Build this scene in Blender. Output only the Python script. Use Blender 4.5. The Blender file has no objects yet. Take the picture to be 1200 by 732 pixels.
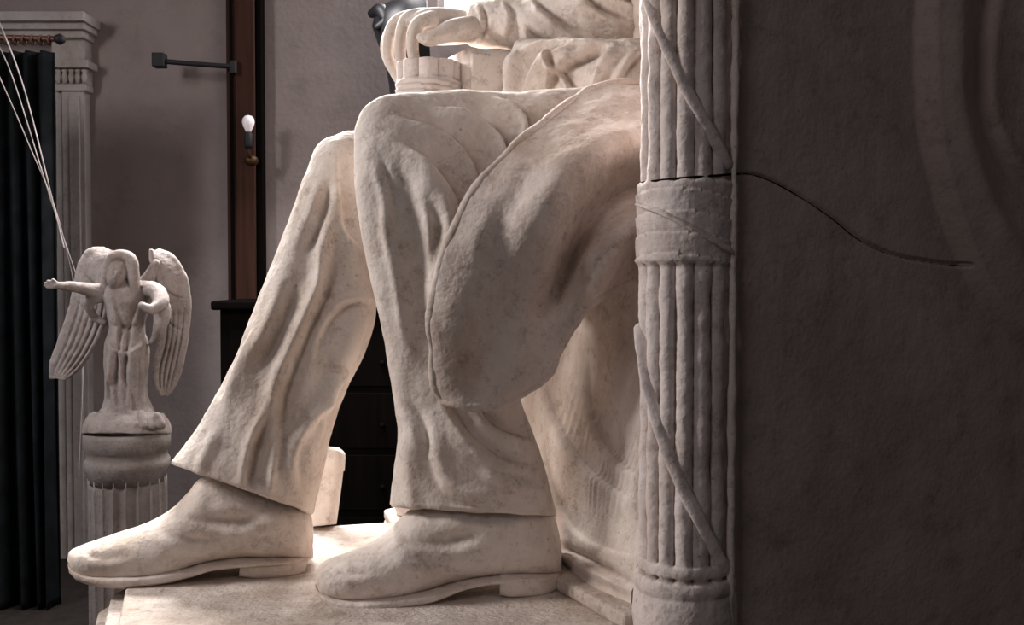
import bpy, math, random, bmesh
import numpy as np
from mathutils import Vector, noise
random.seed(3); np.random.seed(3)
scene = bpy.context.scene
# ------------------------------------------------------------------ camera
F = 1200.0
CAM = np.array([0.0, 0.0, 0.603])
PITCH = math.atan(36/1200.0)
cp, sp = math.cos(PITCH), math.sin(PITCH)
def W(px, py, d):
    a = (px-600)/F; b = -(py-366)/F
    v = np.array([a, cp + b*sp, -sp + b*cp])
    return CAM + v*(d/v[1])
def project(V):
    q = V - CAM
    dep = q[:,1]*cp - q[:,2]*sp
    up = q[:,1]*sp + q[:,2]*cp
    return 600+F*q[:,0]/dep, 366-F*up/dep
cd = bpy.data.cameras.new('camera'); cam = bpy.data.objects.new('camera', cd)
scene.collection.objects.link(cam); scene.camera = cam
cam.location = CAM; cam.rotation_euler = (math.pi/2-PITCH, 0, 0)
cd.sensor_width = 36; cd.lens = 36; cd.clip_start = .05

# ------------------------------------------------------------------ materials
def newmat(name):
    m = bpy.data.materials.new(name); m.use_nodes = True
    nt = m.node_tree; b = nt.nodes['Principled BSDF']
    return m, nt, b
def plaster(name, c1, c2, dirt=(.20,.135,.09), scale=5, bump=.22, rough=.75, crev=True, fine=110, crevpos=(.43,.497), dirtk=.8, stain=.6, speck=.5):
    m, nt, b = newmat(name); N = nt.nodes; L = nt.links
    tc = N.new('ShaderNodeTexCoord')
    n1 = N.new('ShaderNodeTexNoise'); n1.inputs['Scale'].default_value = scale; n1.inputs['Detail'].default_value = 9; n1.inputs['Roughness'].default_value=.65
    L.new(tc.outputs['Object'], n1.inputs['Vector'])
    r = N.new('ShaderNodeValToRGB'); r.color_ramp.elements[0].position=.34; r.color_ramp.elements[1].position=.66
    r.color_ramp.elements[0].color=(*c2,1); r.color_ramp.elements[1].color=(*c1,1)
    L.new(n1.outputs['Fac'], r.inputs['Fac'])
    n2 = N.new('ShaderNodeTexNoise'); n2.inputs['Scale'].default_value = scale*5; n2.inputs['Detail'].default_value = 12; n2.inputs['Roughness'].default_value=.82
    L.new(tc.outputs['Object'], n2.inputs['Vector'])
    r2 = N.new('ShaderNodeValToRGB'); r2.color_ramp.elements[0].position=.52; r2.color_ramp.elements[1].position=.72
    r2.color_ramp.elements[0].color=(0,0,0,1); r2.color_ramp.elements[1].color=(dirtk,dirtk,dirtk,1)
    L.new(n2.outputs['Fac'], r2.inputs['Fac'])
    mx = N.new('ShaderNodeMixRGB'); mx.inputs[2].default_value=(*dirt,1)
    L.new(r2.outputs[0], mx.inputs[0]); L.new(r.outputs[0], mx.inputs[1])
    out = mx.outputs[0]
    n5 = N.new('ShaderNodeTexNoise'); n5.inputs['Scale'].default_value = scale*.8; n5.inputs['Detail'].default_value = 10; n5.inputs['Roughness'].default_value=.72
    mp5=N.new('ShaderNodeMapping'); mp5.inputs['Location'].default_value=(3.1,7.7,1.3); mp5.inputs['Scale'].default_value=(1.2,1.2,.7)
    L.new(tc.outputs['Object'], mp5.inputs[0]); L.new(mp5.outputs[0], n5.inputs['Vector'])
    r5 = N.new('ShaderNodeValToRGB'); r5.color_ramp.elements[0].position=.46; r5.color_ramp.elements[1].position=.66
    r5.color_ramp.elements[0].color=(0,0,0,1); r5.color_ramp.elements[1].color=(stain,stain,stain,1)
    L.new(n5.outputs['Fac'], r5.inputs['Fac'])
    m5 = N.new('ShaderNodeMixRGB'); m5.blend_type='MULTIPLY'; m5.inputs[2].default_value=(.62,.52,.43,1)
    L.new(r5.outputs[0], m5.inputs[0]); L.new(out, m5.inputs[1]); out=m5.outputs[0]
    # fine soot specks
    n6 = N.new('ShaderNodeTexNoise'); n6.inputs['Scale'].default_value = 85; n6.inputs['Detail'].default_value = 4; n6.inputs['Roughness'].default_value=.6
    L.new(tc.outputs['Object'], n6.inputs['Vector'])
    r6 = N.new('ShaderNodeValToRGB'); r6.color_ramp.elements[0].position=.64; r6.color_ramp.elements[1].position=.74
    r6.color_ramp.elements[0].color=(0,0,0,1); r6.color_ramp.elements[1].color=(speck,speck,speck,1)
    L.new(n6.outputs['Fac'], r6.inputs['Fac'])
    m6 = N.new('ShaderNodeMixRGB'); m6.inputs[2].default_value=(*[c*.7 for c in dirt],1)
    L.new(r6.outputs[0], m6.inputs[0]); L.new(out, m6.inputs[1]); out=m6.outputs[0]
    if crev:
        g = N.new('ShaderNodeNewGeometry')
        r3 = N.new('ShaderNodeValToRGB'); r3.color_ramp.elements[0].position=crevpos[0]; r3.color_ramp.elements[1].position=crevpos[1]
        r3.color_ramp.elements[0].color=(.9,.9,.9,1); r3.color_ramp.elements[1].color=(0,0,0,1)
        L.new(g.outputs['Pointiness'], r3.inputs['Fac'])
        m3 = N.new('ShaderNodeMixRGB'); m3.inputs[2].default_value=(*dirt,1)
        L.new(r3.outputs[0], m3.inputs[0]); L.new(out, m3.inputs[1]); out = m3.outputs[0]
    L.new(out, b.inputs['Base Color'])
    b.inputs['Roughness'].default_value = rough
    b.inputs['Specular IOR Level'].default_value = .2
    n3 = N.new('ShaderNodeTexNoise'); n3.inputs['Scale'].default_value = fine; n3.inputs['Detail'].default_value = 6
    L.new(tc.outputs['Object'], n3.inputs['Vector'])
    n4 = N.new('ShaderNodeTexNoise'); n4.inputs['Scale'].default_value = fine*.2; n4.inputs['Detail'].default_value = 5
    L.new(tc.outputs['Object'], n4.inputs['Vector'])
    ad = N.new('ShaderNodeMath'); ad.operation='MULTIPLY_ADD'; ad.inputs[1].default_value=1.4
    L.new(n4.outputs['Fac'], ad.inputs[0]); L.new(n3.outputs['Fac'], ad.inputs[2])
    bp = N.new('ShaderNodeBump'); bp.inputs['Strength'].default_value = bump; bp.inputs['Distance'].default_value=.012
    L.new(ad.outputs[0], bp.inputs['Height']); L.new(bp.outputs[0], b.inputs['Normal'])
    return m
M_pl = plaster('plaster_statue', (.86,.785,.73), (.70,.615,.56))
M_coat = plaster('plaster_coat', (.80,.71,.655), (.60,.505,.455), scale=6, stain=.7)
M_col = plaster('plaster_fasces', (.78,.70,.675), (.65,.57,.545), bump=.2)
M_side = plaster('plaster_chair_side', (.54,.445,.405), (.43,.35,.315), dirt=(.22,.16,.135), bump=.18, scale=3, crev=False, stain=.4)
M_plinth = plaster('plaster_plinth', (.78,.71,.655), (.50,.42,.37), dirt=(.16,.1,.07), scale=8, bump=.4, crev=False, dirtk=.85)
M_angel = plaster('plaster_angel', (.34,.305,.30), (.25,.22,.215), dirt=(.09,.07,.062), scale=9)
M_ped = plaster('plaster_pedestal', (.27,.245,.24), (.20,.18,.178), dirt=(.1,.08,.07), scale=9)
M_wall = plaster('wall_plaster', (.255,.22,.22), (.205,.175,.176), dirt=(.16,.135,.13), scale=1.3, bump=.2, crev=False, rough=.9, fine=40, stain=.25, speck=.1)
M_white = plaster('painted_white_wood', (.36,.335,.34), (.29,.27,.275), scale=4, crev=False, bump=.1, speck=.1)
def simple(name, col, rough=.6, metal=0, emit=None, es=1, nscale=12, var=.3, spec=.4):
    m, nt, b = newmat(name); N=nt.nodes; L=nt.links
    tc = N.new('ShaderNodeTexCoord'); n = N.new('ShaderNodeTexNoise'); n.inputs['Scale'].default_value=nscale; n.inputs['Detail'].default_value=6
    L.new(tc.outputs['Object'], n.inputs['Vector'])
    r = N.new('ShaderNodeValToRGB'); r.color_ramp.elements[0].color=(*[c*(1-var) for c in col],1); r.color_ramp.elements[1].color=(*[min(1,c*(1+var)) for c in col],1)
    r.color_ramp.elements[0].position=.35; r.color_ramp.elements[1].position=.65
    L.new(n.outputs['Fac'], r.inputs['Fac']); L.new(r.outputs[0], b.inputs['Base Color'])
    b.inputs['Roughness'].default_value=rough; b.inputs['Metallic'].default_value=metal; b.inputs['Specular IOR Level'].default_value=spec
    if emit: b.inputs['Emission Color'].default_value=(*emit,1); b.inputs['Emission Strength'].default_value=es
    return m
def wood(name, c1, c2, spec=.2):
    m, nt, b = newmat(name); N=nt.nodes; L=nt.links
    tc=N.new('ShaderNodeTexCoord'); mp=N.new('ShaderNodeMapping'); mp.inputs['Scale'].default_value=(14,14,.8)
    L.new(tc.outputs['Object'], mp.inputs[0]); n=N.new('ShaderNodeTexNoise'); n.inputs['Scale'].default_value=2.5; n.inputs['Detail'].default_value=8
    L.new(mp.outputs[0], n.inputs['Vector']); r=N.new('ShaderNodeValToRGB')
    r.color_ramp.elements[0].color=(*c1,1); r.color_ramp.elements[1].color=(*c2,1); r.color_ramp.elements[0].position=.3; r.color_ramp.elements[1].position=.7
    L.new(n.outputs['Fac'], r.inputs['Fac']); L.new(r.outputs[0], b.inputs['Base Color']); b.inputs['Roughness'].default_value=.8; b.inputs['Specular IOR Level'].default_value=spec
    return m
M_post = wood('brown_wood', (.018,.007,.005), (.045,.016,.010))
M_dark = wood('dark_wood', (.0022,.0017,.0016), (.004,.003,.0028), .02)
M_floor = wood('floor_boards', (.008,.006,.0055), (.018,.013,.012))
M_curt = simple('curtain_cloth', (.007,.0085,.010), .95, spec=.05)
M_iron = simple('black_iron', (.010,.010,.013), .65, .3)
M_bronze = simple('dark_bronze', (.014,.014,.018), .5, .3)
M_brass = simple('brass', (.07,.036,.018), .55, .8)
M_bulb = simple('frosted_bulb', (.85,.8,.88), .3, 0, var=.02)
M_cord = simple('cord', (.30,.26,.26), .8)
M_crack = simple('crack_gap', (.012,.009,.008), 1, spec=.02)
M_glass = simple('sky_lit_glass', (.9,.9,.95), .4, 0, (.93,.95,1), 2.2, var=.02)
M_rail = simple('copper_rail', (.09,.04,.03), .5, .4)

# ------------------------------------------------------------------ helpers
def empty(name):
    e = bpy.data.objects.new(name, None); e.empty_display_size=.1
    scene.collection.objects.link(e); return e
def mkobj(name, V, Fs, mat, parent=None, smooth=True):
    me = bpy.data.meshes.new(name)
    me.from_pydata([tuple(v) for v in V], [], Fs); me.update()
    if smooth: me.polygons.foreach_set('use_smooth', [True]*len(me.polygons))
    me.materials.append(mat)
    o = bpy.data.objects.new(name, me); scene.collection.objects.link(o)
    if parent: o.parent = parent
    return o
def fixn(o):
    bm=bmesh.new(); bm.from_mesh(o.data); bmesh.ops.recalc_face_normals(bm,faces=bm.faces); bm.to_mesh(o.data); bm.free()
def cat(P, n):
    P = np.array(P, float)
    if P.ndim==1: P=P[:,None]
    m=len(P); t=np.linspace(0,m-1,n); out=[]
    for x in t:
        i=min(int(x),m-2); f=x-i
        p1,p2=P[i],P[i+1]; p0=P[i-1] if i>0 else 2*p1-p2; p3=P[i+2] if i+2<m else 2*p2-p1
        out.append(.5*((2*p1)+(-p0+p2)*f+(2*p0-5*p1+4*p2-p3)*f*f+(-p0+3*p1-3*p2+p3)*f**3))
    return np.array(out)
def segd(px,py,poly):
    best=np.full(px.shape,1e9); sg=np.zeros_like(px); tt=np.zeros_like(px); n=len(poly)-1
    for i in range(n):
        ax,ay=poly[i]; bx,by=poly[i+1]; dx,dy=bx-ax,by-ay; l2=dx*dx+dy*dy+1e-9
        t=np.clip(((px-ax)*dx+(py-ay)*dy)/l2,0,1)
        ex=px-(ax+t*dx); ey=py-(ay+t*dy); d=np.hypot(ex,ey)
        s=np.sign(dx*ey-dy*ex)   # + = clockwise side of travel in the drawing
        k=d<best; best[k]=d[k]; sg[k]=s[k]; tt[k]=(i+t[k])/n
    return best,sg,tt
def sculpt(o, strokes, face_only=True, axis=None):
    """displace a dense surface with clay-like strokes: r ridge, R untapered ridge, e ridge fading at its end, f overlapping fold, F crisp overlap, s step"""
    me=o.data; n=len(me.vertices)
    V=np.empty(n*3); me.vertices.foreach_get('co',V); V=V.reshape(-1,3)
    for group in ([s for s in strokes if s[0]=='s'],[s for s in strokes if s[0]!='s']):
        if not group: continue
        Nn=np.empty(n*3); me.vertex_normals.foreach_get('vector',Nn); Nn=Nn.reshape(-1,3)
        px,py=project(V)
        vd=V-CAM; vd/=np.linalg.norm(vd,axis=1)[:,None]
        fc=np.clip(-(Nn*vd).sum(1)*3+.35,0,1) if face_only else np.ones(n)
        if axis is not None: Nn=np.tile(np.array(axis,float),(n,1))
        H=np.zeros(n)
        for k,pts,w,a in group:
            poly=cat(pts,max(12,len(pts)*6)); d,s,t=segd(px,py,poly)
            tt=np.clip(t,0,1); tp=np.clip(np.minimum(tt,1-tt)*3.2,0,1); tp=tp*tp*(3-2*tp)
            if k=='r': H+=a*np.exp(-(d/w)**2)*tp
            elif k=='R': H+=a*np.exp(-(d/w)**2)
            elif k=='e':
                tq=np.clip((1-tt)*3,0,1); H+=a*np.exp(-(d/w)**2)*tq*tq*(3-2*tq)
            elif k=='f': x=s*d/w; H+=a*1.6*x*np.exp(-x*x)*tp
            elif k=='F':
                x=s*d/w; H+=a*tp*np.where(x>0,np.exp(-x)*np.tanh(x*4),-.5*np.exp(x*1.4)*np.tanh(-x*4))
            elif k=='s': x=np.clip(s*d/w*.5+.5,0,1); H+=a*x*x*(3-2*x)
        V=V+Nn*(H*fc)[:,None]
        me.vertices.foreach_set('co',V.ravel()); me.update()
def rough_noise(o, sc, amp, stretch=(1,1,1)):
    me=o.data
    ns=[v.normal.copy() for v in me.vertices]
    for v,nn in zip(me.vertices,ns):
        c=v.co; p=Vector((c.x*sc*stretch[0],c.y*sc*stretch[1],c.z*sc*stretch[2]))
        v.co=c+nn*(noise.fractal(p,1.0,2.0,4)*amp)
    me.update()
def grid_faces(nu,nv,wrap=False):
    fs=[]
    for i in range(nu-1):
        for j in range(nv if wrap else nv-1):
            j2=(j+1)%nv
            fs.append((i*nv+j,i*nv+j2,(i+1)*nv+j2,(i+1)*nv+j))
    return fs
def loft(name, Lp, Rp, D, HD, mat, parent=None, n=120, m=96, e=2.3, hem=False, dR=None):
    L=cat(Lp,n); R=cat(Rp,n); Dd=cat(D,n)[:,0]; Hh=cat(HD,n)[:,0]
    DR=Dd if dR is None else cat(dR,n)[:,0]
    rings=[]
    th=np.linspace(0,2*np.pi,m,endpoint=False)
    cx=np.sign(np.cos(th))*np.abs(np.cos(th))**(2/e); sx=np.sign(np.sin(th))*np.abs(np.sin(th))**(2/e)
    for i in range(n):
        a=W(L[i,0],L[i,1],Dd[i]); b=W(R[i,0],R[i,1],DR[i]); c=(a+b)/2; h=(b-a)/2
        v=c-CAM; v/=np.linalg.norm(v); hn=h/(np.linalg.norm(h)+1e-9); v=v-hn*np.dot(v,hn); v/=np.linalg.norm(v)
        rings.append(c+np.outer(cx,h)+np.outer(sx,v*Hh[i]))
    if hem:
        last=rings[-1]; c=last.mean(0); up=rings[-12].mean(0)-c; up/=np.linalg.norm(up)
        rings.append(c+(last-c)*.985-up*.005)
        rings.append(c+(last-c)*.93-up*.005)
        rings.append(c+(last-c)*.90+up*.01)
        rings.append(c+(last-c)*.82+up*.06)
    V=np.vstack(rings); nr=len(rings)
    fs=grid_faces(nr,m,True)
    V=np.vstack([V,rings[0].mean(0),rings[-1].mean(0)])
    k=nr*m
    for j in range(m):
        fs.append((k,(j+1)%m,j)); fs.append((k+1,(nr-1)*m+j,(nr-1)*m+(j+1)%m))
    o=mkobj(name,V,fs,mat,parent); fixn(o); return o
def tube(name, P, Rr, mat, parent=None, n=40, m=20, flat=1.0):
    P=cat(P,n); Rr=cat(Rr,n)[:,0]; T=np.gradient(P,axis=0); T/=np.linalg.norm(T,axis=1)[:,None]+1e-12
    ref=np.array([0,1,0.]) if abs(T[0][1])<.8 else np.array([0,0,1.])
    th=np.linspace(0,2*np.pi,m,endpoint=False); rings=[]
    u=np.cross(T[0],ref); u/=np.linalg.norm(u)
    def ring(c,u,w,r): return c+np.outer(np.cos(th)*r,u)+np.outer(np.sin(th)*r*flat,w)
    for i in range(n):
        u=u-T[i]*np.dot(u,T[i]); u/=np.linalg.norm(u); w=np.cross(T[i],u)
        if i==0:
            for a in (80,55,28): rings.append(ring(P[0]-T[0]*Rr[0]*math.sin(math.radians(a))*.9,u,w,Rr[0]*math.cos(math.radians(a))))
        rings.append(ring(P[i],u,w,Rr[i]))
        if i==n-1:
            for a in (28,55,80): rings.append(ring(P[i]+T[i]*Rr[i]*math.sin(math.radians(a))*.9,u,w,Rr[i]*math.cos(math.radians(a))))
    nr=len(rings); V=np.vstack(rings+[rings[0].mean(0)[None],rings[-1].mean(0)[None]]); k=nr*m
    fs=grid_faces(nr,m,True)
    for j in range(m): fs.append((k,(j+1)%m,j)); fs.append((k+1,(nr-1)*m+j,(nr-1)*m+(j+1)%m))
    o=mkobj(name,V,fs,mat,parent); fixn(o); return o
def join(objs, name, remesh=None, smooth_it=0, parent=None):
    bpy.ops.object.select_all(action='DESELECT')
    for o in objs: o.select_set(True); o.parent=None
    bpy.context.view_layer.objects.active=objs[0]; bpy.ops.object.join(); o=objs[0]; o.name=name; o.data.name=name
    if remesh:
        md=o.modifiers.new('r','REMESH'); md.mode='VOXEL'; md.voxel_size=remesh; md.use_smooth_shade=True
        bpy.ops.object.modifier_apply(modifier='r')
        if smooth_it:
            md=o.modifiers.new('s','SMOOTH'); md.iterations=smooth_it; md.factor=.5; bpy.ops.object.modifier_apply(modifier='s')
        o.data.polygons.foreach_set('use_smooth',[True]*len(o.data.polygons))
    if parent: o.parent=parent
    return o
def prism(name, foot, z0, z1, mat, parent=None, bevel=.006):
    n=len(foot); V=[(x,y,z0) for x,y in foot]+[(x,y,z1) for x,y in foot]
    fs=[tuple(range(n))[::-1],tuple(range(n,2*n))]+[(i,(i+1)%n,n+(i+1)%n,n+i) for i in range(n)]
    o=mkobj(name,V,fs,mat,parent,smooth=False); fixn(o)
    if bevel:
        b=o.modifiers.new('b','BEVEL'); b.width=bevel; b.segments=3
    return o
def box(name,x0,x1,y0,y1,z0,z1,mat,parent=None,bevel=.004):
    return prism(name,[(x0,y0),(x1,y0),(x1,y1),(x0,y1)],z0,z1,mat,parent,bevel)
def revolve(name, prof, cx, cy, mat, parent=None, m=160, rfun=None):
    th=np.linspace(0,2*np.pi,m,endpoint=False); V=[]
    for r,z in prof:
        rr=r*(rfun(th,z) if rfun else np.ones(m))
        V+= [(cx+rr[j]*math.cos(th[j]),cy+rr[j]*math.sin(th[j]),z) for j in range(m)]
    k=len(prof); fs=grid_faces(k,m,True); fs.append(tuple(range(m))[::-1]); fs.append(tuple(range((k-1)*m,k*m)))
    return mkobj(name,V,fs,mat,parent)

U=np.array([.906,.423]); NV=np.array([-.423,.906])   # chair depth / chair lateral directions
FLOOR=-.75
# ================================================================== STATUE
statue = empty('seated_man_statue')
far = loft('right_leg',
 [(640,150),(560,158),(480,156),(420,154),(391,160),(371,174),(361,200),(350,232),(336,270),(319,312),(301,358),(284,400),(266,443),(245,483),(223,518),(203,541)],
 [(660,330),(600,330),(530,322),(480,312),(455,306),(446,318),(442,340),(441,362),(437,385),(428,408),(415,438),(401,468),(392,497),(384,524),(376,560),(367,600)],
 [2.5,2.42,2.36,2.3,2.26,2.24,2.23,2.22,2.22,2.21,2.2,2.19,2.18,2.17,2.16,2.15],
 [.13,.13,.125,.12,.115,.11,.11,.105,.1,.1,.1,.1,.1,.105,.11,.115], M_pl, statue, n=340, m=300, hem=True)
sculpt(far,[
 ('F',[(396,170),(399,220),(404,262),(418,285),(445,306)],14,.026),
 ('r',[(380,170),(366,225),(340,310),(308,390),(268,470),(232,540)],13,.013),
 ('f',[(402,215),(388,290),(376,345),(350,405),(330,455),(322,505),(300,565)],11,.024),
 ('r',[(428,325),(418,380),(388,450),(360,520),(345,595)],10,.017),
 ('f',[(445,358),(418,352),(392,366),(372,400),(362,440)],9,.015),
 ('r',[(385,250),(376,330),(345,395)],7,.011),
 ('f',[(394,465),(368,492),(348,535),(350,590)],10,.021),
 ('f',[(322,465),(297,525),(286,580)],8,.016),
 ('f',[(345,320),(322,385),(288,445)],8,.014),
 ('r',[(262,495),(243,530),(230,560)],7,.010),
 ('f',[(412,435),(390,462),(380,525)],7,.015),
 ('f',[(385,205),(372,255),(350,305)],7,.013),
 ('r',[(332,490),(320,540),(316,590)],6,.011),
 ('f',[(300,380),(278,435),(258,480)],7,-.011),
])
rough_noise(far,7,.0045,(1.3,1.3,.45)); rough_noise(far,24,.0012)
near = loft('left_leg',
 [(790,98),(720,100),(650,106),(580,107),(510,107),(462,110),(432,124),(418,148),(416,180),(420,232),(429,288),(440,342),(450,393),(459,444),(466,486),(467,515),(462,550),(458,590)],
 [(790,345),(740,345),(690,350),(660,355),(642,362),(632,372),(627,382),(620,392),(615,402),(610,412),(606,424),(604,438),(605,452),(610,470),(620,494),(631,525),(642,560),(652,602)],
 [2.3,2.22,2.16,2.12,2.07,2.03,2.0,1.99,1.985,1.98,1.985,1.99,2.0,2.0,2.01,2.01,2.02,2.02],
 [.14,.135,.13,.12,.11,.105,.102,.10,.098,.096,.094,.094,.095,.098,.105,.11,.115,.12], M_pl, statue, n=380, m=340, hem=True)
sculpt(near,[
 ('r',[(436,140),(430,210),(441,300),(458,390),(472,480),(475,550)],11,.010),
 ('f',[(474,150),(488,230),(497,300),(505,380),(524,480)],18,-.022),
 ('F',[(448,131),(500,145),(540,172),(562,215),(556,260)],18,.028),
 ('F',[(500,120),(550,133),(588,163),(592,210)],12,.026),
 ('F',[(570,108),(603,124),(619,150),(604,174),(580,198)],11,.032),
 ('F',[(462,160),(506,196),(538,250),(530,320)],16,.025),
 ('f',[(500,215),(518,265),(510,335)],10,-.016),
 ('r',[(452,225),(466,330),(484,440)],8,.011),
 ('f',[(440,180),(455,230),(462,300)],7,.009),
 ('F',[(640,548),(592,544),(556,520),(532,490),(516,464)],16,-.030),
 ('F',[(632,518),(582,502),(548,470)],12,-.020),
 ('f',[(498,470),(508,540),(534,580),(615,594)],12,-.013),
 ('r',[(480,490),(481,555),(486,605)],8,.010),
 ('r',[(645,578),(600,568),(556,548)],7,.010),
 ('f',[(470,470),(490,500),(500,540)],8,.010),
])
rough_noise(near,7,.0045,(1.3,1.3,.45)); rough_noise(near,24,.0012)
# ---- shoes
def shoe(name, T, B, D, HD, sole, heel, extra):
    up = loft(name, T, B, D, HD, M_pl, statue, n=180, m=140, e=2.4)
    sculpt(up, extra); rough_noise(up,12,.0030)
    s1=loft(name+'_sole', sole[0], sole[1], sole[2], sole[3], M_pl, up, n=90, m=80, e=3.2); rough_noise(s1,16,.002)
    h1=loft(name+'_heel', heel[0], heel[1], heel[2], heel[3], M_pl, up, n=24, m=60, e=4); rough_noise(h1,16,.002)
    return up
shoe('left_shoe',
 [(370,680),(373,667),(388,656),(416,646),(443,632),(463,615),(478,600),(510,585),(560,580),(610,582),(640,592),(652,615),(657,645),(657,660)],
 [(372,688),(378,695),(395,700),(430,700),(460,697),(490,692),(520,684),(550,676),(580,670),(610,668),(635,668),(648,668),(656,667),(658,665)],
 [1.94,1.945,1.95,1.955,1.965,1.975,1.985,1.995,2.0,2.01,2.02,2.03,2.04,2.045],
 [.02,.045,.062,.078,.085,.086,.085,.085,.085,.085,.08,.07,.045,.02],
 ([(369,685),(376,690),(400,694),(440,694),(480,688),(510,680),(550,670),(600,664),(640,663),(658,663)],
  [(371,693),(380,703),(405,710),(450,709),(490,703),(515,693),(550,678),(600,671),(640,671),(658,669)],
  [1.935,1.94,1.95,1.96,1.97,1.98,1.995,2.01,2.025,2.04],[.02,.05,.074,.087,.086,.084,.08,.08,.072,.03]),
 ([(588,664),(600,664),(630,663),(655,663)],[(586,688),(600,690),(630,689),(653,685)],[2.0,2.005,2.02,2.04],[.07,.076,.076,.06]),
 [('f',[(450,628),(480,640),(530,642),(590,620)],12,.012),('f',[(440,646),(500,660),(570,655)],11,.008),
  ('r',[(500,600),(560,618),(640,615)],10,.008),('f',[(385,672),(410,676),(450,672)],7,.005)])
shoe('right_shoe',
 [(80,656),(84,646),(105,637),(140,626),(175,613),(203,597),(220,578),(237,560),(270,560),(310,575),(345,585),(362,600),(367,625),(366,645)],
 [(82,664),(90,672),(110,677),(145,679),(180,676),(205,670),(225,663),(245,657),(275,652),(305,650),(330,650),(350,650),(362,650),(366,650)],
 [2.055,2.06,2.065,2.075,2.085,2.095,2.105,2.115,2.125,2.135,2.145,2.155,2.16,2.165],
 [.02,.045,.062,.078,.085,.086,.085,.085,.085,.085,.08,.07,.045,.02],
 ([(79,660),(88,667),(110,673),(150,674),(190,668),(220,660),(250,652),(300,646),(340,645),(367,645)],
  [(81,670),(92,679),(118,687),(160,688),(200,682),(225,672),(252,661),(300,654),(340,653),(367,651)],
  [2.05,2.055,2.065,2.075,2.085,2.1,2.115,2.13,2.15,2.165],[.02,.05,.074,.087,.086,.084,.08,.08,.072,.03]),
 ([(283,647),(300,647),(335,646),(364,645)],[(281,666),(300,669),(335,668),(359,664)],[2.13,2.135,2.15,2.165],[.07,.076,.076,.06]),
 [('f',[(195,600),(235,616),(285,616),(345,600)],12,.012),('f',[(175,622),(225,638),(290,632)],11,.008),
  ('f',[(95,652),(120,657),(160,652)],7,.005),('r',[(240,590),(290,604),(350,615)],10,.008)])
# ---- coat tail (thick sheet)
def sheet(name, A, B, dA, dB, bulge, mat, parent, nu=400, nv=380, endbow=0):
    A=cat(A,nu);B=cat(B,nu);dA=cat(dA,nu)[:,0];dB=cat(dB,nu)[:,0]; V=[]
    s=np.linspace(0,1,nv)
    for i in range(nu):
        w=(i/(nu-1))**6
        for sv in s:
            x=A[i,0]*(1-sv)+B[i,0]*sv; y=A[i,1]*(1-sv)+B[i,1]*sv+endbow*w*math.sin(math.pi*sv)
            d=dA[i]*(1-sv)+dB[i]*sv-bulge*math.sin(math.pi*sv**.8)
            V.append(W(x,y,d))
    o=mkobj(name,V,grid_faces(nu,nv),mat,parent)
    me=o.data
    if me.vertices[len(me.vertices)//2].normal.y>0: me.flip_normals(); me.update()
    return o
coat = sheet('coat_tail',
 [(752,102),(690,106),(640,140),(600,175),(568,208),(548,238),(533,266),(518,302),(509,340),(506,380),(507,420),(511,450),(520,470)],
 [(800,100),(800,150),(800,200),(800,235),(800,265),(795,292),(770,315),(730,330),(692,352),(668,382),(652,412),(640,440),(612,463)],
 [2.1,2.03,1.92,1.86,1.83,1.815,1.805,1.80,1.80,1.80,1.81,1.82,1.825],
 [2.08,1.98,1.92,1.90,1.885,1.875,1.87,1.865,1.865,1.86,1.86,1.855,1.845],
 .030, M_coat, statue, endbow=10)
sculpt(coat,[
 ('e',[(830,200),(755,214),(716,232),(690,262),(672,302),(652,352),(624,410)],18,-.088),
 ('e',[(830,268),(760,266),(727,280),(706,310),(684,350),(658,400),(630,450)],20,.048),
 ('e',[(830,150),(760,160),(700,178),(655,212),(625,262),(600,330)],34,.055),
 ('r',[(604,330),(582,370),(570,415),(560,480)],26,-.020),
 ('f',[(640,170),(605,215),(575,270),(560,340)],20,.010),
],face_only=False,axis=(0,-1,0))
rough_noise(coat,4,.008); rough_noise(coat,16,.0018)
me=coat.data; CV=np.empty(len(me.vertices)*3); me.vertices.foreach_get('co',CV); CV=CV.reshape(400,380,3)
edge=np.vstack([CV[:,0][::6],CV[-1][4::6],CV[::-1,-1][4:250:6]])
BV=CV.reshape(-1,3)+np.array([0,.02,0])
hm=tube('coat_hem',edge+np.array([0,.010,0]),[.0105]*len(edge),M_coat,coat,n=420,m=14); rough_noise(hm,14,.004); rough_noise(hm,40,.001)
bk=mkobj('coat_lining',BV,[tuple(reversed(f)) for f in grid_faces(400,380)],M_coat,coat)
# ---- torso mass behind fasces (continues the body)
torso = loft('torso',[(760,-260),(745,-150),(735,-40),(738,60),(760,130),(790,240)],[(1090,-260),(1110,-150),(1110,-40),(1100,60),(1090,160),(1080,300)],
 [2.7,2.66,2.62,2.58,2.5,2.45],[.2,.26,.27,.27,.27,.25],M_pl,statue,n=80,m=80)
rough_noise(torso,5,.02)
lap = loft('lap_drapery',[(600,56),(606,48),(630,46),(665,48),(710,50),(760,50),(820,60)],[(580,150),(600,160),(630,160),(665,160),(710,160),(760,160),(820,160)],
 [2.62,2.62,2.6,2.56,2.54,2.52,2.5],[.06,.09,.12,.13,.14,.14,.14],M_pl,statue,n=220,m=200)
sculpt(lap,[('F',[(608,120),(622,85),(645,62),(680,52)],14,.036),('F',[(636,120),(655,82),(690,60),(730,52)],12,-.034),('F',[(652,50),(648,75),(668,100),(664,120)],9,.026),
 ('r',[(728,52),(702,82),(692,122)],8,.028),('F',[(758,55),(732,85),(720,120)],10,.030),('r',[(608,55),(600,85),(598,120)],6,.022),('r',[(600,62),(640,52),(700,56),(750,60)],4,.014)])
rough_noise(lap,12,.006)
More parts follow.
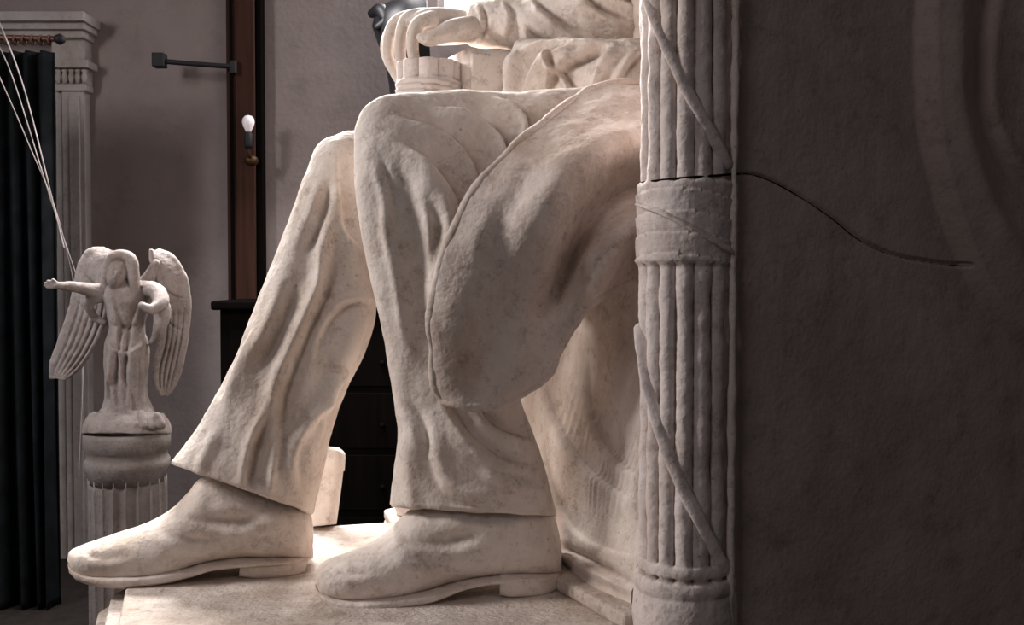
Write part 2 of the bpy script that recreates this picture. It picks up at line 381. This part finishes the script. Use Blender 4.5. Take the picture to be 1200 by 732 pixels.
sl = loft('right_sleeve',[(547,8),(552,4),(580,0),(620,-6),(670,-20),(730,-40),(800,-70)],[(548,50),(556,54),(590,56),(630,60),(680,62),(730,62),(800,60)],
 [2.72,2.72,2.71,2.7,2.68,2.66,2.64],[.04,.06,.07,.08,.095,.11,.12],M_pl,statue,n=240,m=180)
sculpt(sl,[('F',[(590,-2),(600,22),(590,55)],12,.018),('F',[(618,-12),(640,15),(680,38),(730,48)],14,.030),('F',[(670,-20),(700,10),(755,32)],14,.030),
 ('f',[(562,2),(567,28),(560,56)],4,.012),('r',[(600,18),(650,42),(710,56)],8,.020),('F',[(695,-40),(725,-5),(765,12)],12,.028),('f',[(612,28),(630,45),(670,60)],7,.016)])
rough_noise(sl,12,.006)
S=W
hp=[loft('p',[(556,14),(530,11),(508,10),(490,14),(474,22)],[(556,50),(530,52),(510,52),(496,50),(482,44)],[2.72,2.72,2.71,2.7,2.7],[.04,.05,.06,.06,.05],M_pl,None,n=40,m=40)]
for pts,r in [
  ([(506,22,2.655),(491,28,2.64),(484,42,2.632),(484,62,2.632),(489,82,2.636),(494,95,2.64)],[.021,.020,.0175,.0155,.014,.010]),
  ([(498,18,2.69),(479,22,2.675),(471,38,2.668),(469,64,2.668),(474,84,2.67),(481,100,2.674)],[.021,.020,.0175,.0155,.014,.010]),
  ([(494,18,2.72),(468,24,2.71),(457,40,2.705),(455,64,2.705),(461,82,2.706),(468,97,2.708)],[.021,.019,.017,.015,.0135,.010]),
  ([(490,22,2.755),(466,30,2.75),(455,42,2.748),(452,58,2.748),(455,72,2.75),(459,82,2.75)],[.020,.018,.016,.0145,.013,.010])]:
    hp.append(tube('f',[S(*q) for q in pts],r,M_pl,None,n=40,m=20))
hp.append(tube('t',[S(552,34,2.67),(S(530,36,2.63)),S(514,42,2.61),S(502,46,2.60),S(493,44,2.60)],[.034,.029,.0215,.0185,.012],M_pl,None,n=34,m=20))
hand=join(hp,'right_hand',.0033,2,statue)
# ================================================================== CHAIR
chair = empty('fasces_armchair')
def fasces(name,cx,cy,R,z0,z1,bands,parent,mat,nreed=15,base=True):
    zs=np.linspace(z0,z1,380); th=np.linspace(0,2*np.pi,450,endpoint=False); V=[]
    for z in zs:
        r=R*(1-.13*(1-np.abs(np.cos(nreed*(th+.1)/2))**.6))*np.ones_like(th)
        for (b0,b1,bl) in bands:
            if b0<z<b1:
                e=min(z-b0,b1-z); k=min(1,e/.006)
                # overlapping wound ribbons: sawtooth lips that spiral round the bundle
                q=((z-b0)/(b1-b0)*4.0+.55*np.sin(th+.6))%1.0
                r=r*(1-k)+R*(1.0+bl+.045*q-.02)*k
        if base:
            for (c,w,h) in [(z0+.05,.05,.13),(z0+.105,.014,.10),(z0+.135,.010,.03)]:
                if abs(z-c)<w: r=np.maximum(r,R*(1+h*math.sqrt(max(0,1-((z-c)/w)**2))))
        V+=list(np.stack([cx+r*np.cos(th),cy+r*np.sin(th),np.full_like(th,z)],1))
    n=450; fs=grid_faces(380,n,True); fs.append(tuple(range(n))[::-1]); fs.append(tuple(range(379*n,380*n)))
    return mkobj(name,V,fs,mat,parent)
CX,CY,CR=.290,1.705,.078
def zc(py,d=1.63): return W(800,py,d)[2]
fz=fasces('fasces_near',CX,CY,CR,0,1.26,[(zc(310),zc(208),.055)],chair,M_col)
rough_noise(fz,24,.0018); rough_noise(fz,6,.003)
def zoncol(px,py):
    a=W(px,py,1.0)-CAM; a/=a[1]
    ox,oy=-CX,-CY; A=a[0]**2+1; B=2*(a[0]*ox+oy); C=ox*ox+oy*oy-(CR*1.0)**2
    disc=B*B-4*A*C
    t=(-B-math.sqrt(disc))/(2*A) if disc>0 else -B/(2*A)
    return CAM+a*t
def strap(name,pts,w=.011,k=1.0,flat=.45):
    P=[zoncol(*p) for p in cat(pts,30)]
    P=[np.array([CX+(q[0]-CX)*k,CY+(q[1]-CY)*k,q[2]]) for q in P]
    o=tube(name,P,[w]*len(P),M_col,fz,n=80,m=18,flat=flat); rough_noise(o,25,.002); return o
strap('strap_upper',[(757,-5),(775,40),(800,95),(828,145),(852,192)],.0095)
strap('strap_lower',[(750,385),(757,440),(775,510),(800,570),(828,625),(850,668)],.0105)
strap('band_wrap',[(754,240),(785,252),(822,272),(853,292)],.012,1.04,.35)
P=[zoncol(*q) for q in cat([(751,214),(775,211),(805,208),(835,206),(858,204)],24)]
tube('joint_line',P,[.0020]*len(P),M_crack,fz,n=50,m=8)
P0=np.array([.362,1.672]); LEN=1.35; HT=1.27; ZB=-.2
nu,nz=640,680
uu=np.linspace(0,1,nu)**1.25*LEN; zz=np.linspace(ZB,HT,nz)
V=[]
for u_ in uu:
    b=P0+U*u_
    V+=[(b[0],b[1],z) for z in zz]
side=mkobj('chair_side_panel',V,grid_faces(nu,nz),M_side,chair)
if side.data.vertices[1000].normal.y>0: side.data.flip_normals(); side.data.update()
crackp=[(858,204),(880,204),(905,212),(940,231),(980,258),(1010,281),(1050,299),(1100,308),(1138,312)]
mant=[(1083,-200),(1083,-60),(1076,30),(1080,130),(1092,200),(1118,280),(1150,345),(1185,390),(1260,450),(1400,540),(1700,700)][::-1]
sculpt(side,[
 ('s',mant,8,.028),
 ('r',[(1140,-160),(1116,60),(1132,180),(1175,280),(1260,400)],18,.024),
 ('F',[(1200,-160),(1160,60),(1180,180),(1290,310)],18,-.024),
 ('r',[(1240,-120),(1220,80),(1290,230)],20,.024),
 ('s',[(869,-60),(869,780)],2.5,-.006),
 ('R',crackp,2.0,-.008),
],face_only=False)
rough_noise(side,2.6,.005); rough_noise(side,14,.0012)
def onside(px,py,off=-.003):
    a=W(px,py,1.0)-CAM; n2=np.array([.423,-.906]); base=P0+n2*off
    t=np.dot(base,n2)/np.dot(a[:2],n2); return CAM+a*t
me=side.data; SV=np.empty(len(me.vertices)*3); me.vertices.foreach_get('co',SV); SV=SV.reshape(-1,3)
cpts=[]
for x,y in cat(crackp,70):
    w_=onside(x,y,0); 
    j=np.argmin((SV[:,0]-w_[0])**2*1.2+(SV[:,2]-w_[2])**2); n2=np.array([.423,-.906,0])
    off=np.dot(SV[j]-w_,n2)
    cpts.append(w_+n2*(off-.0004))
cpts=np.array(cpts); 
for _ in range(3): cpts[1:-1]=(cpts[:-2]+cpts[1:-1]+cpts[2:])/3
ck=tube('crack',cpts,list(np.linspace(.0019,.0006,70)),M_crack,side,n=140,m=8)
arm=prism('chair_arm_core',[tuple(P0+U*.0+NV*.055),tuple(P0+U*LEN+NV*.055),tuple(P0+U*LEN+NV*.2),tuple(P0+U*.0+NV*.2),tuple(P0+NV*.14-U*.05),tuple(P0+NV*.06-U*.05)],0,HT-.01,M_col,chair)
md=tube('corner_moulding',[W(863,-30,1.655),W(859,300,1.655),W(855,760,1.655)],[.006,.006,.006],M_pl,chair,n=80,m=10); rough_noise(md,30,.003)
# far arm
FP=np.array([-.235,2.66])
ff=fasces('fasces_far',FP[0]+.02,FP[1]+.0,.083,0,1.165,[(1.06,1.12,.02)],chair,M_col,9)
fa=prism('chair_far_arm',[tuple(FP+U*.10-NV*.10),tuple(FP+U*1.3-NV*.10),tuple(FP+U*1.3+NV*.1),tuple(FP+U*.10+NV*.1)],0,1.185,M_pl,chair)
cap=prism('arm_cap',[tuple(FP+U*.09-NV*.09),tuple(FP+U*.30-NV*.115),tuple(FP+U*.30+NV*.11),tuple(FP+U*.09+NV*.08)],1.02,1.20,M_pl,fa,.012)
# apron drapery hanging on the seat front
A0=np.array([.262,1.84]); A1=A0+NV*.86
nu,nz=320,360; V=[]
for i in range(nu):
    t=i/(nu-1)
    for j in range(nz):
        z=j/(nz-1)*.78
        o_=.10*(1-z/.78)**2.2+.012*math.sin(t*13+z*5)
        b=A0+(A1-A0)*t-U*(o_-.04)
        V.append((b[0],b[1],z))
ap=mkobj('apron_drapery',V,grid_faces(nu,nz),M_pl,chair)
if ap.data.vertices[nu*nz//2].normal.x>0: ap.data.flip_normals(); ap.data.update()
sculpt(ap,[
 ('F',[(628,400),(650,480),(690,545),(765,600)],22,.018),
 ('F',[(690,380),(692,470),(715,530),(770,570)],18,.016),
 ('r',[(730,370),(724,450),(745,530)],12,.010),
 ('F',[(636,490),(650,570),(688,630),(760,655)],16,.014),
 ('f',[(650,642),(690,660),(760,698)],7,.016)]
 +[('r',[(688+i*5,612+i*2),(700+i*6,560),(724+i*6,516-i*3)],1.6,.003) for i in range(7)]
 +[('r',[(650+i*6,502+i*8),(664+i*6,470+i*7),(674+i*6,440+i*7)],1.6,.0025) for i in range(6)],face_only=False)
rough_noise(ap,10,.004,(1,1,.4))
seat=prism('seat_block',[tuple(A0+U*.05),tuple(A0+U*1.1),tuple(A1+U*1.1),tuple(A1+U*.05)],0,.74,M_pl,chair)
step=prism('seat_base_step',[tuple(A0-U*.10+NV*-.05),tuple(A0+U*.2+NV*-.05),tuple(A1-NV*.1+U*.2),tuple(A1-NV*.1-U*.10)],0,.028,M_plinth,chair,.008)
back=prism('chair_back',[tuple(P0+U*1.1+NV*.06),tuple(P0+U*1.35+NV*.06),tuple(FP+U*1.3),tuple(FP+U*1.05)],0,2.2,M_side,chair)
# ================================================================== PLINTH
def g(px,py):
    a=W(px,py,1.0)-CAM; t=-CAM[2]/a[2]; return tuple((CAM+a*t)[:2])
foot=[g(132,760),g(148,684),g(190,650),g(300,628),g(365,617),g(458,611),(-.34,2.70),(-.20,2.86),(1.05,3.35),tuple(P0+U*LEN+NV*.05),tuple(P0+NV*.05+U*.02),(.36,1.62),(.26,1.585),(.0,1.45)]
pl=prism('plinth',foot,-.025,0,M_plinth,None,.006)
def grow(k): return [(foot[0][0]-k,foot[0][1]),(foot[1][0]-k*1.05,foot[1][1]+.0),(foot[2][0]-k*.6,foot[2][1]+.01)]+foot[3:]
p2=prism('plinth_course',grow(.030),-.055,-.026,M_plinth,pl,.006)
p2b=prism('plinth_lower_course',grow(.055),-.2,-.056,M_plinth,pl,.008)
p3=prism('plinth_stand',[(x*.97+.01,y) for x,y in foot],FLOOR,-.202,M_dark,pl,.004)
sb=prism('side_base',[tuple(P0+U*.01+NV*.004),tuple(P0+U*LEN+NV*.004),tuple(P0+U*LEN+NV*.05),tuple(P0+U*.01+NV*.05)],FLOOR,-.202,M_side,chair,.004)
fr=empty('plaster_block')
loft('block_body',[(372,560),(370,580),(364,617)],[(403,532),(398,570),(392,614)],[2.5,2.5,2.5],[.035,.04,.045],M_pl,fr,n=30,m=60,e=5)
loft('block_top',[(376,522),(372,532),(372,562)],[(396,524),(403,532),(402,552)],[2.5,2.5,2.5],[.03,.04,.04],M_pl,fr,n=30,m=60,e=4)
# ================================================================== ROOM
wl=box('wall_back',-4.5,4.5,5.0,5.15,FLOOR,3.2,M_wall,None,0)
cut=box('cutter',-.36,.75,4.8,5.4,1.86,3.0,M_wall,None,0)
bm_=wl.modifiers.new('b','BOOLEAN'); bm_.operation='DIFFERENCE'; bm_.object=cut; bm_.solver='EXACT'
bpy.context.view_layer.objects.active=wl; wl.select_set(True); bpy.ops.object.modifier_apply(modifier='b'); bpy.data.objects.remove(cut)
fl=box('floor',-4.5,4.5,-1.5,5.15,FLOOR-.1,FLOOR,M_floor,None,0)
win=empty('window_1')
box('pane',-.36,.75,5.06,5.07,1.86,3.0,M_glass,win,0)
for x in (-.36,.18,.72): box('mullion',x,x+.03,5.03,5.06,1.86,3.0,M_white,win,0)
for z in (1.86,2.4,2.97): box('rail',-.36,.75,5.03,5.06,z,z+.03,M_white,win,0)
post=empty('wooden_post')
def XZ(px,py,d): p=W(px,py,d); return p[0],p[2]
x0,_=XZ(266,200,4.9); x1,_=XZ(306,200,4.9)
box('post_board',x0,x1-.03,4.9,4.995,FLOOR,3.2,M_post,post)
box('post_edge',x1-.03,x1,4.92,4.995,FLOOR,3.2,M_dark,post)
box('post_strip',x0+.02,x0+.035,4.885,4.9,FLOOR,3.2,M_dark,post,0)
br=empty('iron_bracket')
tube('rod',[W(192,72,4.82),W(230,75,4.83),W(272,78,4.87)],[.012,.012,.012],M_iron,br,m=10)
xa,za=XZ(187,71,4.82); box('plate',xa-.028,xa+.028,4.79,4.85,za-.032,za+.032,M_iron,br)
xa,za=XZ(272,78,4.86); box('mount',xa-.015,xa+.015,4.86,4.898,za-.03,za+.03,M_iron,br)
lb=empty('light_bulb')
c=W(291,145,4.8)
revolve('bulb_glass',[(.001,c[2]+.040),(.016,c[2]+.036),(.026,c[2]+.024),(.029,c[2]+.008),(.025,c[2]-.010),(.015,c[2]-.03),(.012,c[2]-.04)][::-1],c[0],c[1],M_bulb,lb,m=32)
revolve('socket',[(.015,c[2]-.115),(.02,c[2]-.10),(.02,c[2]-.05),(.013,c[2]-.038)],c[0],c[1],M_iron,lb,m=24)
tube('stem',[(c[0],c[1],c[2]-.11),(c[0],c[1]+.02,c[2]-.15),(c[0],4.88,c[2]-.165)],[.009,.009,.009],M_brass,lb,m=8)
revolve('rosette',[(.015,c[2]-.19),(.028,c[2]-.18),(.033,c[2]-.165),(.028,c[2]-.15),(.015,c[2]-.14)],c[0],4.85,M_brass,lb,m=24)
pil=empty('classical_pilaster')
def slab(n,pxa,pxb,pya,pyb,d,mat=M_white,par=pil):
    xa,_=XZ(pxa,pya,d); xb,_=XZ(pxb,pya,d); _,zt=XZ(pxa,pya,d); _,zb_=XZ(pxa,pyb,d)
    return box(n,xa,xb,d,4.998,zb_,zt,mat,par,.004)
slab('shaft',72,99,104,655,4.93)
slab('shaft_fillet',62,72,104,655,4.96)
slab('shaft_fillet_b',80,92,112,650,4.915)
slab('capital_neck',62,101,98,106,4.91)
slab('capital_block',58,101,78,98,4.92)
slab('abacus',56,103,70,79,4.88)
slab('frieze',60,99,42,72,4.91)
slab('cornice_1',-60,98,33,44,4.87)
slab('cornice_2',-60,99,22,34,4.84)
slab('cornice_3',-60,98,13,24,4.80)
for i in range(6):
    p=W(61+i*7.6,90,4.91); revolve('leaf_%d'%i,[(.002,p[2]-.035),(.012,p[2]-.02),(.016,p[2]),(.01,p[2]+.02),(.017,p[2]+.03),(.004,p[2]+.037)],p[0],p[1],M_white,pil,m=14)
rl=empty('curtain_rail')
tube('rail',[W(-60,42,4.2),W(70,46,4.2)],[.012,.012],M_rail,rl,m=10)
p=W(70,46,4.2); revolve('finial',[(.004,p[2]-.022),(.02,p[2]-.012),(.024,p[2]),(.02,p[2]+.012),(.004,p[2]+.022)],p[0],p[1],M_iron,rl,m=20)
for i in range(6):
    q=W(8+i*10,47,4.2); bpy.ops.mesh.primitive_torus_add(major_radius=.018,minor_radius=.004,location=q,rotation=(0,math.pi/2,0)); o=bpy.context.object; o.name='ring_%d'%i; o.data.materials.append(M_rail); o.parent=rl
nu,nz=160,60; V=[]
a=W(-90,50,4.2); b=W(58,50,4.2)
for i in range(nu):
    t=i/(nu-1); x=a[0]+(b[0]-a[0])*t
    for j in range(nz):
        s=j/(nz-1); z=a[2]-.03+(FLOOR+.03-a[2])*s
        V.append((x+.03*s*math.sin(t*9+1),4.22+.045*math.sin(t*52+.6*math.sin(s*3))*(.5+.5*s),z))
cu=mkobj('curtain',V,grid_faces(nu,nz),M_curt); s_=cu.modifiers.new('s','SOLIDIFY'); s_.thickness=.006
cr=empty('hanging_cords')
tube('cord_1',[W(-5,15,3.9),W(30,110,3.9),W(75,290,3.9)],[.0027]*3,M_cord,cr,m=8)
tube('cord_2',[W(-5,45,3.95),W(18,100,3.95),W(60,235,3.95),W(92,330,3.95)],[.0021]*4,M_cord,cr,m=8)
tube('cord_3',[W(-5,80,3.95),W(30,160,3.95),W(70,262,3.95),W(96,400,3.95),W(92,560,3.95)],[.0021]*5,M_cord,cr,m=8)
cb=empty('dark_cabinet')
x0,_=XZ(258,400,4.4); x1,_=XZ(640,400,4.4); _,zt=XZ(300,352,4.4)
box('cabinet_body',x0,x1,4.4,4.86,FLOOR,zt-.04,M_dark,cb)
box('cabinet_top',x0-.03,x1+.03,4.36,4.87,zt-.04,zt,M_dark,cb,.01)
for i in range(3):
    for j in range(4):
        xx=x0+.04+i*(x1-x0-.04)/3; z_=FLOOR+.1+j*(zt-FLOOR-.2)/4
        box('drawer_%d_%d'%(i,j),xx,xx+(x1-x0)/3-.06,4.392,4.4,z_,z_+(zt-FLOOR-.2)/4-.03,M_dark,cb,.002)
        bpy.ops.mesh.primitive_uv_sphere_add(radius=.012,location=(xx+(x1-x0)/6-.03,4.385,z_+.1)); o=bpy.context.object; o.name='knob'; o.data.materials.append(M_dark); o.parent=cb
bu=empty('bronze_bust')
loft('bust_head',[(440,14),(455,4),(475,-4),(500,-10)],[(436,30),(450,62),(480,80),(505,80)],[4.6]*4,[.06,.14,.16,.1],M_bronze,bu,n=40,m=40)
tube('bust_neck',[W(475,60,4.65),W(480,110,4.7),W(500,190,4.75)],[.1,.09,.16],M_bronze,bu,n=20,m=24)
tube('bust_curl',[W(436,16,4.56),W(446,12,4.52),W(452,24,4.5),W(442,32,4.5)],[.02,.03,.025,.015],M_bronze,bu)
box('bust_shelf',-.62,-.3,4.55,4.998,W(480,190,4.75)[2]-.06,W(480,190,4.75)[2]-.01,M_dark,bu)
# ================================================================== ANGEL
AD=3.4
an=empty('angel_statuette')
parts=[]
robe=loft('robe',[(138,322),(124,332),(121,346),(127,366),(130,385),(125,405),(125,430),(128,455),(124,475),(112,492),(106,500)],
 [(150,322),(170,332),(175,346),(171,366),(168,385),(173,405),(172,430),(170,455),(175,475),(186,492),(194,500)],
 [AD]*11,[.03,.05,.06,.06,.055,.07,.075,.078,.085,.10,.12],M_angel,None,n=260,m=200)
sculpt(robe,[('F',[(128,335),(140,385),(133,440),(120,490)],6,.018),('F',[(168,340),(154,390),(150,440),(162,492)],6,-.018),('r',[(146,380),(142,430),(146,490)],3.5,.016),
 ('F',[(172,380),(162,420),(160,484)],5,.014),('F',[(124,398),(146,412),(172,396)],5,.018),('r',[(132,398),(131,440),(136,492)],3,.014),
 ('r',[(153,405),(150,450),(153,492)],3,.014),('r',[(165,410),(166,450),(170,490)],3,.012),('r',[(128,378),(150,384),(170,377)],2.5,-.009)])
parts.append(robe)
head=loft('head',[(138,304),(130,309),(127,318),(127,326),(129,334),(134,341)],[(142,303),(149,308),(151,317),(149,325),(144,333),(139,340)],[AD-.035]*6,[.01,.034,.040,.040,.032,.014],M_angel,None,n=60,m=60)
sculpt(head,[('r',[(131,321),(134,323)],1.8,-.004),('r',[(140,321),(144,320)],1.8,-.004),('r',[(137,316),(136,328)],1.6,.007)])
parts.append(head)
parts.append(tube('neck',[W(139,332,AD),W(145,344,AD)],[.03,.035],M_angel,n=12))
parts.append(tube('veil',[W(121,352,AD-.03),W(123,336,AD-.035),W(125,317,AD-.045),W(131,304,AD-.045),W(142,299,AD-.045),W(153,304,AD-.045),W(156,320,AD-.04),W(158,340,AD-.035),W(163,358,AD-.03)],[.009,.012,.015,.018,.021,.020,.019,.018,.012],M_angel,n=70))
parts.append(tube('veil_back',[W(143,309,AD+.01),W(146,330,AD+.02),W(148,350,AD+.04)],[.045,.052,.055],M_angel))
parts.append(tube('arm_r',[W(130,340,AD),W(112,341,AD-.04),W(92,337,AD-.08),W(74,335,AD-.12),W(66,334,AD-.13)],[.028,.025,.019,.014,.0115],M_angel))
for dy,l in ((-3,8),(-1,12),(1,12),(3,9)):
    parts.append(tube('fing',[W(69,334+dy*.5,AD-.13),W(62,334+dy,AD-.135),W(64-l,333+dy*1.3,AD-.14)],[.0055,.005,.004],M_angel,n=10,m=8))
parts.append(tube('thumb',[W(68,333,AD-.13),W(62,328,AD-.14)],[.006,.005],M_angel,n=8,m=8))
parts.append(tube('sleeve_r',[W(128,342,AD-.01),W(112,347,AD-.03),W(104,358,AD-.03),W(112,372,AD),W(124,378,AD)],[.03,.028,.016,.012,.01],M_angel))
parts.append(tube('arm_l',[W(168,338,AD),W(182,340,AD-.03),W(189,352,AD-.07),W(178,362,AD-.11),W(166,358,AD-.13)],[.026,.027,.024,.018,.014],M_angel))
parts.append(tube('sleeve_l',[W(186,346,AD-.04),W(190,365,AD-.05),W(186,388,AD-.04),W(178,404,AD)],[.024,.027,.02,.01],M_angel))
parts.append(loft('mound',[(108,484),(104,492),(101,500),(100,508)],[(190,484),(194,492),(197,500),(198,508)],[AD]*4,[.09,.12,.13,.135],M_angel,None,n=24,m=80))
for i in range(9):
    parts.append(tube('rock',[W(108+i*10,498,AD-.11+.03*abs(i-4)/4),W(112+i*9,488+random.uniform(-4,4),AD-.08)],[.018,.012],M_angel,n=8,m=10))
fig=join(parts,'angel_figure',.0033,1,an); rough_noise(fig,20,.003)
def wing(name,A,B,dA,dB,feathers):
    w=loft(name,A,B,dA,[.004]+[.018]*(len(A)-2)+[.004],M_angel,an,n=200,m=180,dR=dB)
    sculpt(w,feathers); rough_noise(w,20,.003); return w
def feath(A,B,k=5,a=.006):
    A=cat(A,12);B=cat(B,12); out=[]
    for i in range(1,k+1):
        f=i/(k+1); pts=A[4:]*(1-f)+B[4:]*f
        out.append(('r',pts,1.3,-a))
    for s_ in (3,5):
        out.append(('r',[A[s_],(A[s_]+B[s_+1])/2+np.array([0,4]),B[s_+1]],1.6,-a*.8))
    out.append(('R',A,3,.007))
    return out
A=[(122,290),(103,295),(92,317),(87,344),(80,371),(71,399),(61,425),(60,442)]
B=[(138,295),(138,312),(133,332),(129,356),(123,382),(110,410),(92,434),(76,445)]
wing('wing_right',A,B,[3.5,3.49,3.48,3.47,3.47,3.47,3.47,3.47],[3.44]*8,feath(A,B))
A=[(177,293),(179,310),(186,330),(189,355),(190,380),(187,405),(181,430),(182,450),(189,462)]
B=[(186,293),(204,302),(217,325),(222,352),(221,378),(217,406),(211,432),(205,450),(196,462)]
wing('wing_left',A,B,[3.42,3.42,3.43,3.44,3.45,3.45,3.45,3.45,3.45],[3.47]*9,feath(A,B,4)+[('R',B,3,.007)])
tube('wing_root',[W(150,345,3.44),W(172,330,3.43),W(183,308,3.42)],[.03,.026,.014],M_angel,an)
tube('wing_root_b',[W(145,345,3.44),W(132,330,3.43),W(128,305,3.44)],[.03,.026,.014],M_angel,an)
pe=empty('fluted_pedestal')
pc=W(149,506,AD); R0=.128
zt=pc[2]+.001
prof=[(R0*1.05,zt),(R0*1.08,zt-.012),(R0*1.08,zt-.05),(R0*1.0,zt-.06),(R0*1.0,zt-.08),(R0*1.06,zt-.09),(R0*1.06,zt-.115),(R0*.97,zt-.13),(R0*.95,zt-.165)]
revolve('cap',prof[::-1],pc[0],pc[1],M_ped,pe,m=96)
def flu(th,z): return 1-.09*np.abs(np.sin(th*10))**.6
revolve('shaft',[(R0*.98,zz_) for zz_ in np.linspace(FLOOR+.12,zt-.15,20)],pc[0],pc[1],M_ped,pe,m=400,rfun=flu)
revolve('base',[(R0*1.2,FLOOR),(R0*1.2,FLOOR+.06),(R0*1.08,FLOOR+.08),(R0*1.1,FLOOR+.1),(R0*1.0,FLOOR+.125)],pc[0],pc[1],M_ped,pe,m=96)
# ================================================================== LIGHT
def area(name,loc,target,size,sy,power,col):
    l=bpy.data.lights.new(name,'AREA'); l.shape='RECTANGLE'; l.size=size; l.size_y=sy; l.energy=power; l.color=col
    o=bpy.data.objects.new(name,l); scene.collection.objects.link(o); o.location=loc
    d=Vector(target)-Vector(loc); o.rotation_euler=d.to_track_quat('-Z','Y').to_euler(); return o
area('window_light',(.2,4.9,2.45),(-.1,2.1,.5),1.1,1.1,150,(1,.965,.945))
area('back_left_window_light',(-1.05,3.9,2.2),(.15,2.0,.35),.9,.6,180,(1,.955,.915))
area('studio_left_window_light',(-3.2,1.7,2.1),(0,2.1,.5),.7,1.0,88,(1,.935,.90))
area('front_fill_light',(-2.0,-.9,2.1),(.7,1.8,.7),1.0,1.4,13,(1,.91,.90))  # added fill lamp, not a window: lifts the fasces column and chair side
w=bpy.data.worlds.new('w'); scene.world=w; w.use_nodes=True
w.node_tree.nodes['Background'].inputs[0].default_value=(.85,.75,.77,1); w.node_tree.nodes['Background'].inputs[1].default_value=.055
scene.view_settings.view_transform='Standard'
